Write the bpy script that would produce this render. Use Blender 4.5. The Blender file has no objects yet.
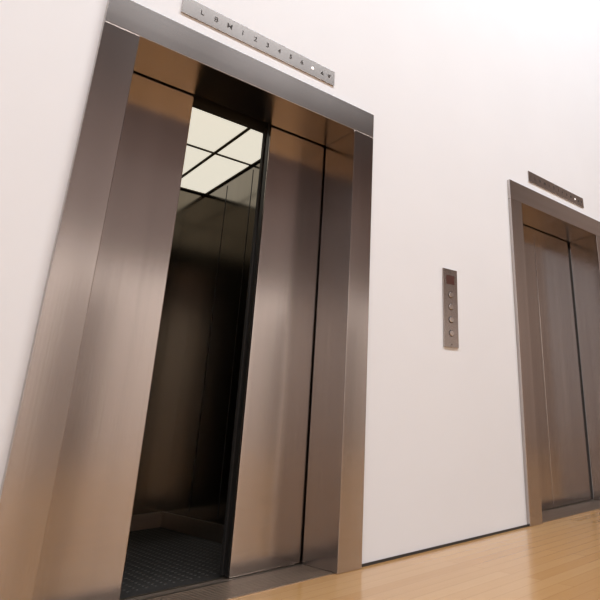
import bpy, bmesh, math
from mathutils import Vector, Matrix

S = bpy.context.scene
S.view_settings.view_transform = 'Standard'
COL = S.collection

# ---------------------------------------------------------------- materials
def new_mat(name):
    m = bpy.data.materials.new(name); m.use_nodes = True
    nt = m.node_tree
    return m, nt, nt.nodes['Principled BSDF']

def N(nt, typ, **kw):
    n = nt.nodes.new(typ)
    for k, v in kw.items():
        if hasattr(n, k): setattr(n, k, v)
        else: n.inputs[k].default_value = v
    return n

def simple(name, col, rough=0.5, metal=0.0, var=0.04, scale=6.0):
    m, nt, b = new_mat(name)
    tc = N(nt, 'ShaderNodeTexCoord')
    no = N(nt, 'ShaderNodeTexNoise'); no.inputs['Scale'].default_value = scale
    nt.links.new(tc.outputs['Object'], no.inputs['Vector'])
    cr = N(nt, 'ShaderNodeValToRGB')
    cr.color_ramp.elements[0].position = 0.3; cr.color_ramp.elements[1].position = 0.7
    cr.color_ramp.elements[0].color = [max(0, c*(1-var)) for c in col[:3]]+[1]
    cr.color_ramp.elements[1].color = [min(1, c*(1+var)) for c in col[:3]]+[1]
    nt.links.new(no.outputs['Fac'], cr.inputs['Fac'])
    nt.links.new(cr.outputs['Color'], b.inputs['Base Color'])
    b.inputs['Roughness'].default_value = rough
    b.inputs['Metallic'].default_value = metal
    return m

def steel(name, col, rough, axis='z', streak=0.08, bump=0.03):
    """brushed stainless, brushing runs along `axis`"""
    m, nt, b = new_mat(name)
    tc = N(nt, 'ShaderNodeTexCoord')
    def noise(sc, det):
        mp = N(nt, 'ShaderNodeMapping')
        mp.inputs['Scale'].default_value = sc
        nt.links.new(tc.outputs['Object'], mp.inputs['Vector'])
        n = N(nt, 'ShaderNodeTexNoise'); n.inputs['Scale'].default_value = 1.0; n.inputs['Detail'].default_value = det
        nt.links.new(mp.outputs['Vector'], n.inputs['Vector'])
        return n
    fine = noise((260, 260, 1.2) if axis == 'z' else (1.2, 260, 260), 3)
    wide = noise((16, 16, 0.25) if axis == 'z' else (0.25, 16, 16), 2)
    cloud = noise((2.2, 2.2, 2.2), 1)
    mix = N(nt, 'ShaderNodeMath', operation='ADD')
    s1 = N(nt, 'ShaderNodeMath', operation='MULTIPLY'); s1.inputs[1].default_value = 0.5
    s2 = N(nt, 'ShaderNodeMath', operation='MULTIPLY'); s2.inputs[1].default_value = 0.5
    nt.links.new(fine.outputs['Fac'], s1.inputs[0]); nt.links.new(wide.outputs['Fac'], s2.inputs[0])
    nt.links.new(s1.outputs[0], mix.inputs[0]); nt.links.new(s2.outputs[0], mix.inputs[1])
    cr = N(nt, 'ShaderNodeValToRGB')
    cr.color_ramp.elements[0].position = 0.34; cr.color_ramp.elements[1].position = 0.66
    cr.color_ramp.elements[0].color = [c*(1-streak) for c in col]+[1]
    cr.color_ramp.elements[1].color = [min(1, c*(1+streak)) for c in col]+[1]
    nt.links.new(mix.outputs[0], cr.inputs['Fac'])
    nt.links.new(cr.outputs['Color'], b.inputs['Base Color'])
    mr = N(nt, 'ShaderNodeMapRange')
    mr.inputs['To Min'].default_value = rough-0.03; mr.inputs['To Max'].default_value = rough+0.03
    nt.links.new(cloud.outputs['Fac'], mr.inputs['Value'])
    nt.links.new(mr.outputs['Result'], b.inputs['Roughness'])
    if bump:
        bp = N(nt, 'ShaderNodeBump'); bp.inputs['Strength'].default_value = bump; bp.inputs['Distance'].default_value = 0.001
        nt.links.new(fine.outputs['Fac'], bp.inputs['Height'])
        nt.links.new(bp.outputs['Normal'], b.inputs['Normal'])
    b.inputs['Metallic'].default_value = 1.0
    return m

M_v = steel('brushed_steel_vertical', (0.46, 0.42, 0.40), 0.19, 'z')
M_h = steel('brushed_steel_horizontal', (0.52, 0.48, 0.46), 0.24, 'x', bump=0)
M_door = steel('brushed_steel_door', (0.41, 0.37, 0.35), 0.18, 'z')
M_plate = steel('brushed_steel_plate', (0.46, 0.42, 0.40), 0.26, 'x', streak=0.04, bump=0)
M_car = steel('bronze_car_lining', (0.19, 0.165, 0.135), 0.15, 'z')
M_sill = steel('sill_aluminium', (0.42, 0.36, 0.31), 0.36, 'x', bump=0)
M_black = simple('black_rubber', (0.012, 0.011, 0.010), 0.5)
M_dark = simple('dark_shaft_paint', (0.016, 0.014, 0.013), 0.7)
M_engr = simple('engraved_ink', (0.05, 0.038, 0.034), 0.6)
M_btn = simple('button_metal', (0.62, 0.58, 0.56), 0.25, 1.0)
M_grid = simple('ceiling_grid_metal', (0.10, 0.085, 0.06), 0.4)
M_base = simple('dark_shadow_gap_strip', (0.03, 0.027, 0.028), 0.5)
M_wall = simple('painted_plaster', (0.785, 0.80, 0.84), 0.75, var=0.010, scale=2.0)
M_wall2 = simple('painted_plaster_far', (0.80, 0.74, 0.69), 0.8, var=0.02, scale=2.0)
M_wall3 = simple('painted_plaster_taupe', (0.36, 0.29, 0.255), 0.8, var=0.03, scale=2.0)
M_panel = simple('dark_timber_panelling', (0.07, 0.04, 0.03), 0.5)  # for the added dark band and doors that the steel reflects
M_ceil = simple('ceiling_brown_panel', (0.12, 0.09, 0.075), 0.7)

def emit(name, col, s):
    m, nt, b = new_mat(name)
    b.inputs['Base Color'].default_value = (*[c*0.8 for c in col], 1)
    b.inputs['Emission Color'].default_value = (*col, 1)
    b.inputs['Emission Strength'].default_value = s
    b.inputs['Roughness'].default_value = 0.4
    return m
M_diff = emit('opal_diffuser', (1.0, 0.94, 0.79), 0.76)
M_lit = emit('lit_indicator', (1.0, 0.95, 0.92), 1.0)
M_disp = simple('smoked_display_glass', (0.08, 0.035, 0.03), 0.25)

def wood():
    m, nt, b = new_mat('oak_strip_floor')
    tc = N(nt, 'ShaderNodeTexCoord')
    br = N(nt, 'ShaderNodeTexBrick')
    br.inputs['Scale'].default_value = 1.0
    br.inputs['Brick Width'].default_value = 1.3
    br.inputs['Row Height'].default_value = 0.075
    br.inputs['Mortar Size'].default_value = 0.0010
    br.inputs['Color1'].default_value = (0.53, 0.29, 0.11, 1)
    br.inputs['Color2'].default_value = (0.60, 0.355, 0.15, 1)
    br.inputs['Mortar'].default_value = (0.38, 0.19, 0.07, 1)
    br.offset = 0.37
    nt.links.new(tc.outputs['Object'], br.inputs['Vector'])
    mp = N(nt, 'ShaderNodeMapping'); mp.inputs['Scale'].default_value = (2.5, 45, 1)
    nt.links.new(tc.outputs['Object'], mp.inputs['Vector'])
    no = N(nt, 'ShaderNodeTexNoise'); no.inputs['Scale'].default_value = 1.0; no.inputs['Detail'].default_value = 6
    nt.links.new(mp.outputs['Vector'], no.inputs['Vector'])
    mx = N(nt, 'ShaderNodeMix', data_type='RGBA', blend_type='MULTIPLY')
    mx.inputs['Factor'].default_value = 0.3
    cr = N(nt, 'ShaderNodeValToRGB')
    cr.color_ramp.elements[0].color = (0.6, 0.5, 0.4, 1); cr.color_ramp.elements[1].color = (1, 1, 1, 1)
    nt.links.new(no.outputs['Fac'], cr.inputs['Fac'])
    nt.links.new(br.outputs['Color'], mx.inputs[6]); nt.links.new(cr.outputs['Color'], mx.inputs[7])
    nt.links.new(mx.outputs[2], b.inputs['Base Color'])
    b.inputs['Roughness'].default_value = 0.17
    b.inputs['Coat Weight'].default_value = 0.25
    b.inputs['Coat Roughness'].default_value = 0.12
    bp = N(nt, 'ShaderNodeBump'); bp.inputs['Strength'].default_value = 0.05; bp.inputs['Distance'].default_value = 0.003
    nt.links.new(no.outputs['Fac'], bp.inputs['Height']); nt.links.new(bp.outputs['Normal'], b.inputs['Normal'])
    return m
M_wood = wood()

# ---------------------------------------------------------------- geometry helpers
def add_box(bm, x0, x1, y0, y1, z0, z1, mi=0):
    vs = [bm.verts.new((x, y, z)) for x in (x0, x1) for y in (y0, y1) for z in (z0, z1)]
    for f in ((0,1,3,2), (4,6,7,5), (0,4,5,1), (2,3,7,6), (0,2,6,4), (1,5,7,3)):
        fc = bm.faces.new([vs[i] for i in f]); fc.material_index = mi

def mesh_obj(name, bm, mats, parent=None, bevel=0.0, seg=2):
    bmesh.ops.recalc_face_normals(bm, faces=bm.faces)
    me = bpy.data.meshes.new(name); bm.to_mesh(me); bm.free()
    for m in (mats if isinstance(mats, (list, tuple)) else [mats]): me.materials.append(m)
    o = bpy.data.objects.new(name, me); COL.objects.link(o)
    if parent: o.parent = parent
    if bevel:
        md = o.modifiers.new('bevel', 'BEVEL'); md.width = bevel; md.segments = seg
        md.limit_method = 'ANGLE'
    return o

def box(name, b, mat, parent=None, bevel=0.0):
    bm = bmesh.new(); add_box(bm, *b)
    return mesh_obj(name, bm, mat, parent, bevel)

def boxes(name, bl, mat, parent=None, bevel=0.0):
    bm = bmesh.new()
    for b in bl: add_box(bm, *b)
    return mesh_obj(name, bm, mat, parent, bevel)

def cyl(name, c, r, y0, y1, mat, parent=None, n=24):
    bm = bmesh.new()
    a = [bm.verts.new((c[0]+r*math.cos(2*math.pi*i/n), y0, c[1]+r*math.sin(2*math.pi*i/n))) for i in range(n)]
    b = [bm.verts.new((v.co.x, y1, v.co.z)) for v in a]
    bm.faces.new(a); bm.faces.new(b)
    for i in range(n): bm.faces.new((a[i], a[(i+1) % n], b[(i+1) % n], b[i]))
    return mesh_obj(name, bm, mat, parent, bevel=r*0.15)

def text(name, s, x, z, y, size, mat, parent, bold=0.0003):
    cu = bpy.data.curves.new(name, 'FONT'); cu.body = s; cu.size = size
    cu.align_x = 'CENTER'; cu.align_y = 'CENTER'; cu.extrude = 0.0006; cu.offset = bold
    t = bpy.data.objects.new('tmp', cu); COL.objects.link(t)
    bpy.context.view_layer.update()
    me = bpy.data.meshes.new_from_object(t.evaluated_get(bpy.context.evaluated_depsgraph_get()))
    bpy.data.objects.remove(t)
    me.transform(Matrix.Translation((x, y, z)) @ Matrix.Rotation(math.pi/2, 4, 'X'))
    me.materials.clear(); me.materials.append(mat)
    o = bpy.data.objects.new(name, me); COL.objects.link(o); o.parent = parent
    return o

def empty(name):
    e = bpy.data.objects.new(name, None); COL.objects.link(e); e.empty_display_size = 0.2
    return e

# ---------------------------------------------------------------- dimensions
OX0, OX1, OZ = 0.405, 1.778, 2.297
IX0, IX1, IZ = 0.538, 1.646, 2.147
PR = 0.025
WT = 0.25
PITCH = 2.655
XL, XR, YB, H = -5.0, 11.0, -7.5, 8.6

# ---------------------------------------------------------------- room
bm = bmesh.new()
for a, b_ in ((XL, OX0), (OX1, OX0+PITCH), (OX1+PITCH, XR)):
    add_box(bm, a, b_, 0, WT, 0, H)
for k in (0, PITCH):
    add_box(bm, OX0+k, OX1+k, 0, WT, OZ, H)
mesh_obj('wall_north', bm, M_wall)
box('wall_south', (XL, XR, YB-0.2, YB, 0, 3.2), M_wall2)
box('wall_south_upper', (XL, XR, YB-0.2, YB, 3.2, H), M_panel)  # unseen band, made dark to darken reflections in the upper steel
# unseen dark doors added to the far wall to shape reflections in the steel
for n, (a, b_) in enumerate(((5.9, 7.3), (2.0, 2.75))):
    Dd = empty('door_%d' % (n+1))
    box('architrave', (a-0.09, b_+0.09, YB+0.001, YB+0.03, 0, 2.79), M_panel, Dd, 0.004)
    m_ = (a+b_)/2
    for nm, p, q in (('leaf_left', a, m_-0.003), ('leaf_right', m_+0.003, b_)):
        box(nm, (p, q, YB+0.03, YB+0.06, 0.008, 2.7), M_panel, Dd, 0.004)
    boxes('pull_handles', [(m_-0.06, m_-0.04, YB+0.06, YB+0.10, 0.9, 1.3), (m_+0.04, m_+0.06, YB+0.06, YB+0.10, 0.9, 1.3)], M_btn, Dd, 0.004)
box('wall_west', (XL-0.2, XL, YB, WT, 0, H), M_wall)
box('wall_east', (XR, XR+0.2, YB, WT, 0, H), M_wall3)
box('floor', (XL, XR, YB, 0.0, -0.1, 0.0), M_wood)
box('ceiling', (XL, XR, YB, WT, H, H+0.15), M_ceil)
boxes('baseboard_north', [(a, b_, -0.004, 0.0, 0.0, 0.012) for a, b_ in ((XL, OX0), (OX1, OX0+PITCH), (OX1+PITCH, XR))], M_base)

# ---------------------------------------------------------------- elevators
M_stud = simple('stud_rubber', (0.03, 0.026, 0.023), 0.45)
def elevator(k, gap):
    E = empty('elevator')
    x0, x1, i0, i1 = OX0+k, OX1+k, IX0+k, IX1+k
    c = (i0+i1)/2
    box('jamb_left', (x0, i0, -PR, WT-0.004, 0, IZ), M_v, E, 0.0025)
    box('jamb_right', (i1, x1, -PR, WT-0.004, 0, IZ), M_v, E, 0.0025)
    box('lintel', (x0, x1, -PR, WT-0.004, IZ+0.001, OZ), M_h, E, 0.0025)
    sill = [(i0-0.35, i1+0.35, WT+0.002, 0.262, -0.05, 0.004), (i0-0.35, i1+0.35, 0.27, 0.278, -0.05, 0.004),
            (i0-0.35, i1+0.35, 0.288, 0.318, -0.05, 0.004), (i0+0.002, i1-0.002, 0.0, WT, -0.05, 0.004),
            (i0-0.35, i1+0.35, WT, 0.318, -0.06, -0.05)]
    boxes('landing_sill', sill, M_sill, E, 0.001)
    boxes('sill_ribs', [(i0+0.004, i1-0.004, 0.02+j*0.022, 0.028+j*0.022, 0.004, 0.0055) for j in range(10)], M_sill, E)
    W = (i1-i0)/2+0.02
    y0, y1 = 0.258, 0.292
    for s, nm in ((-1, 'left'), (1, 'right')):
        e = c+s*gap/2
        a, b_ = (e-W, e) if s < 0 else (e, e+W)
        box('landing_door_'+nm, (a, b_, y0, y1, 0.008, IZ+0.06), M_door, E, 0.004)
        box('door_edge_seal_'+nm, (e-0.004 if s < 0 else e-0.002, e+0.002 if s < 0 else e+0.004, y0+0.012, y1+0.004, 0.01, IZ+0.05), M_black, E)
        box('car_door_'+nm, (a, b_, 0.325, 0.350, 0.008, IZ+0.02), M_dark, E, 0.003)
    boxes('shaft_header', [(i0-0.5, i1+0.5, 0.295, 0.322, IZ+0.062, IZ+0.35), (i0-0.5, i1+0.5, WT+0.001, 0.295, IZ+0.065, IZ+0.35),
                           (i0-0.5, i1+0.5, 0.352, 0.368, IZ+0.003, IZ+0.35),
                           (i0-0.52, i0-0.5, WT+0.001, 0.37, -0.06, IZ+0.35), (i1+0.5, i1+0.52, WT+0.001, 0.37, -0.06, IZ+0.35)], M_dark, E)
    a, b_, f, r, h = c-0.64, c+0.56, 0.37, 1.90, 2.35
    t = 0.03
    boxes('car_walls', [(a-t, a, f, r, -0.03, h), (b_, b_+t, f, r, -0.03, h), (a-t, b_+t, r, r+t, -0.03, h)], M_car, E)
    boxes('car_front_returns', [(a-t, i0-0.25, f-0.03, f, -0.03, h)], M_car, E)
    seams = []
    for j in range(1, 4):
        yy = f+(r-f)*j/4
        seams += [(b_-0.002, b_, yy-0.003, yy+0.003, 0.12, h-0.05), (a, a+0.002, yy-0.003, yy+0.003, 0.12, h-0.05)]
    for j in range(1, 3):
        xx = a+(b_-a)*j/3
        seams.append((xx-0.003, xx+0.003, r-0.002, r, 0.12, h-0.05))
    boxes('car_panel_seams', seams, M_black, E)
    boxes('car_skirting', [(b_-0.014, b_, f, r, 0, 0.09), (a, a+0.014, f, r, 0, 0.09), (a, b_, r-0.014, r, 0, 0.09)], M_sill, E, 0.002)
    box('car_ceiling', (a-t, b_+t, f-0.03, r+t, h, h+0.05), M_dark, E)
    gx = [a+0.03, c-0.27, c+0.288, b_-0.005]
    gy = [0.42, 1.155, r-0.02]
    bm = bmesh.new(); bg = bmesh.new()
    w = 0.010
    for i in range(len(gx)-1):
        for j in range(len(gy)-1):
            add_box(bm, gx[i]+w, gx[i+1]-w, gy[j]+w, gy[j+1]-w, h-0.010, h-0.002)
    for x in gx: add_box(bg, x-w, x+w, gy[0]-w, gy[-1]+w, h-0.014, h-0.001)
    for y in gy: add_box(bg, gx[0]-w, gx[-1]+w, y-w, y+w, h-0.0145, h-0.001)
    mesh_obj('ceiling_diffusers', bm, M_diff, E, 0.002)
    mesh_obj('ceiling_grid', bg, M_grid, E)
    box('car_floor', (a-t, b_+t, 0.33, r+t, -0.05, 0.0), M_dark, E)
    bm = bmesh.new()
    nx, ny = 32, 38
    for i in range(nx):
        for j in range(ny):
            cx = a+0.03+(b_-a-0.06)*(i+0.5)/nx; cy = f+0.03+(r-f-0.06)*(j+0.5)/ny
            ring = [bm.verts.new((cx+0.009*math.cos(q*math.pi/4), cy+0.009*math.sin(q*math.pi/4), 0.0)) for q in range(8)]
            top = [bm.verts.new((cx+(v.co.x-cx)*0.75, cy+(v.co.y-cy)*0.75, 0.002)) for v in ring]
            bm.faces.new(top)
            for q in range(8): bm.faces.new((ring[q], ring[(q+1) % 8], top[(q+1) % 8], top[q]))
    mesh_obj('floor_studs', bm, M_stud, E)
    return E

elevator(0, 0.418)
elevator(PITCH, 0.003)

# ---------------------------------------------------------------- floor indicators
def indicator(k):
    P = empty('floor_indicator_panel')
    x0, x1, z0, z1 = 0.682+k, 1.508+k, 2.372, 2.462
    box('plate', (x0, x1, -0.008, -0.0005, z0, z1), M_plate, P, 0.0012)
    chars = ['L', 'B', 'M', '1', '2', '3', '4', '5', '6']
    for i, ch in enumerate(chars):
        x = x0+0.09+i*0.066
        text('numeral_'+ch, ch, x, (z0+z1)/2+0.002, -0.0085, 0.036, M_engr, P)
    cyl('lit_lamp', (x0+0.09+9*0.066, (z0+z1)/2), 0.008, -0.0095, -0.007, M_lit, P)
    bm = bmesh.new()
    for x, s in ((x1-0.080, 1), (x1-0.036, -1)):
        zc = (z0+z1)/2
        v = [bm.verts.new((x-0.012, -0.0088, zc-0.010*s)), bm.verts.new((x+0.012, -0.0088, zc-0.010*s)), bm.verts.new((x, -0.0088, zc+0.012*s))]
        bm.faces.new(v)
    mesh_obj('direction_arrows', bm, M_engr, P)
    return P
indicator(0); indicator(PITCH)

# ---------------------------------------------------------------- call panel
P = empty('call_button_panel')
cx0, cx1, cz0, cz1 = 2.350, 2.474, 1.022, 1.494
cc = (cx0+cx1)/2
box('plate', (cx0, cx1, -0.010, -0.0005, cz0, cz1), M_plate, P, 0.0015)
box('display_window', (cc-0.035, cc+0.035, -0.0115, -0.009, 1.400, 1.455), M_disp, P, 0.001)
for i, z in enumerate((1.335, 1.262, 1.185, 1.105)):
    cyl('button_bezel_%d' % (i+1), (cc, z), 0.021, -0.0125, -0.009, M_engr, P)
    cyl('button_%d' % (i+1), (cc, z), 0.0175, -0.016, -0.009, M_btn, P)
for i, z in enumerate((cz0+0.018, cz1-0.018)):
    cyl('screw_%d' % (i+1), (cc, z), 0.004, -0.0115, -0.009, M_engr, P, 12)

# ---------------------------------------------------------------- lights
def area(name, loc, target, sx, sy, e, col=(1, 1, 1)):
    l = bpy.data.lights.new(name, 'AREA'); l.shape = 'RECTANGLE'; l.size = sx; l.size_y = sy
    l.energy = e; l.color = col
    o = bpy.data.objects.new(name, l); COL.objects.link(o); o.location = loc
    o.rotation_euler = (Vector(target)-Vector(loc)).to_track_quat('-Z', 'Y').to_euler()
    return o
area('ceiling_light_wallwash', (1.8, -4.2, 8.4), (1.8, -0.2, 0.0), 10, 0.8, 780, (0.95, 0.975, 1.0))
area('ceiling_light_room', (3.0, -5.0, 5.0), (3.0, -7.5, 3.3), 12, 0.6, 400, (0.99, 0.98, 0.98))  # added fill, brightens the unseen south wall reflected in the elevator steel
wd = bpy.data.worlds.new('world'); S.world = wd; wd.use_nodes = True
wd.node_tree.nodes['Background'].inputs[0].default_value = (0.9, 0.88, 0.88, 1)
wd.node_tree.nodes['Background'].inputs[1].default_value = 0.2

# ---------------------------------------------------------------- camera
f, px, py = 556.0, 448.0, 233.0
D, CH = 2.25, 0.609
X = Vector((552, 178, 556)).normalized()
Y = Vector((-33, -1633, 556)); Y = (Y - X*Y.dot(X)).normalized()
Z = Vector((-625, 201, 556)); Z = (Z - X*Z.dot(X) - Y*Z.dot(Y)).normalized()
right = Vector((X.x, Z.x, Y.x)); down = Vector((X.y, Z.y, Y.y)); fwd = Vector((X.z, Z.z, Y.z))
R = Matrix((right, -down, -fwd)).transposed()
cd = bpy.data.cameras.new('camera'); cam = bpy.data.objects.new('camera', cd); COL.objects.link(cam)
cam.matrix_world = Matrix.Translation((0, -D, CH)) @ R.to_4x4()
cd.sensor_width = 36; cd.lens = 36*f/600
cd.shift_x = (300-px)/600; cd.shift_y = (py-300)/600
cd.clip_start = 0.02
S.camera = cam
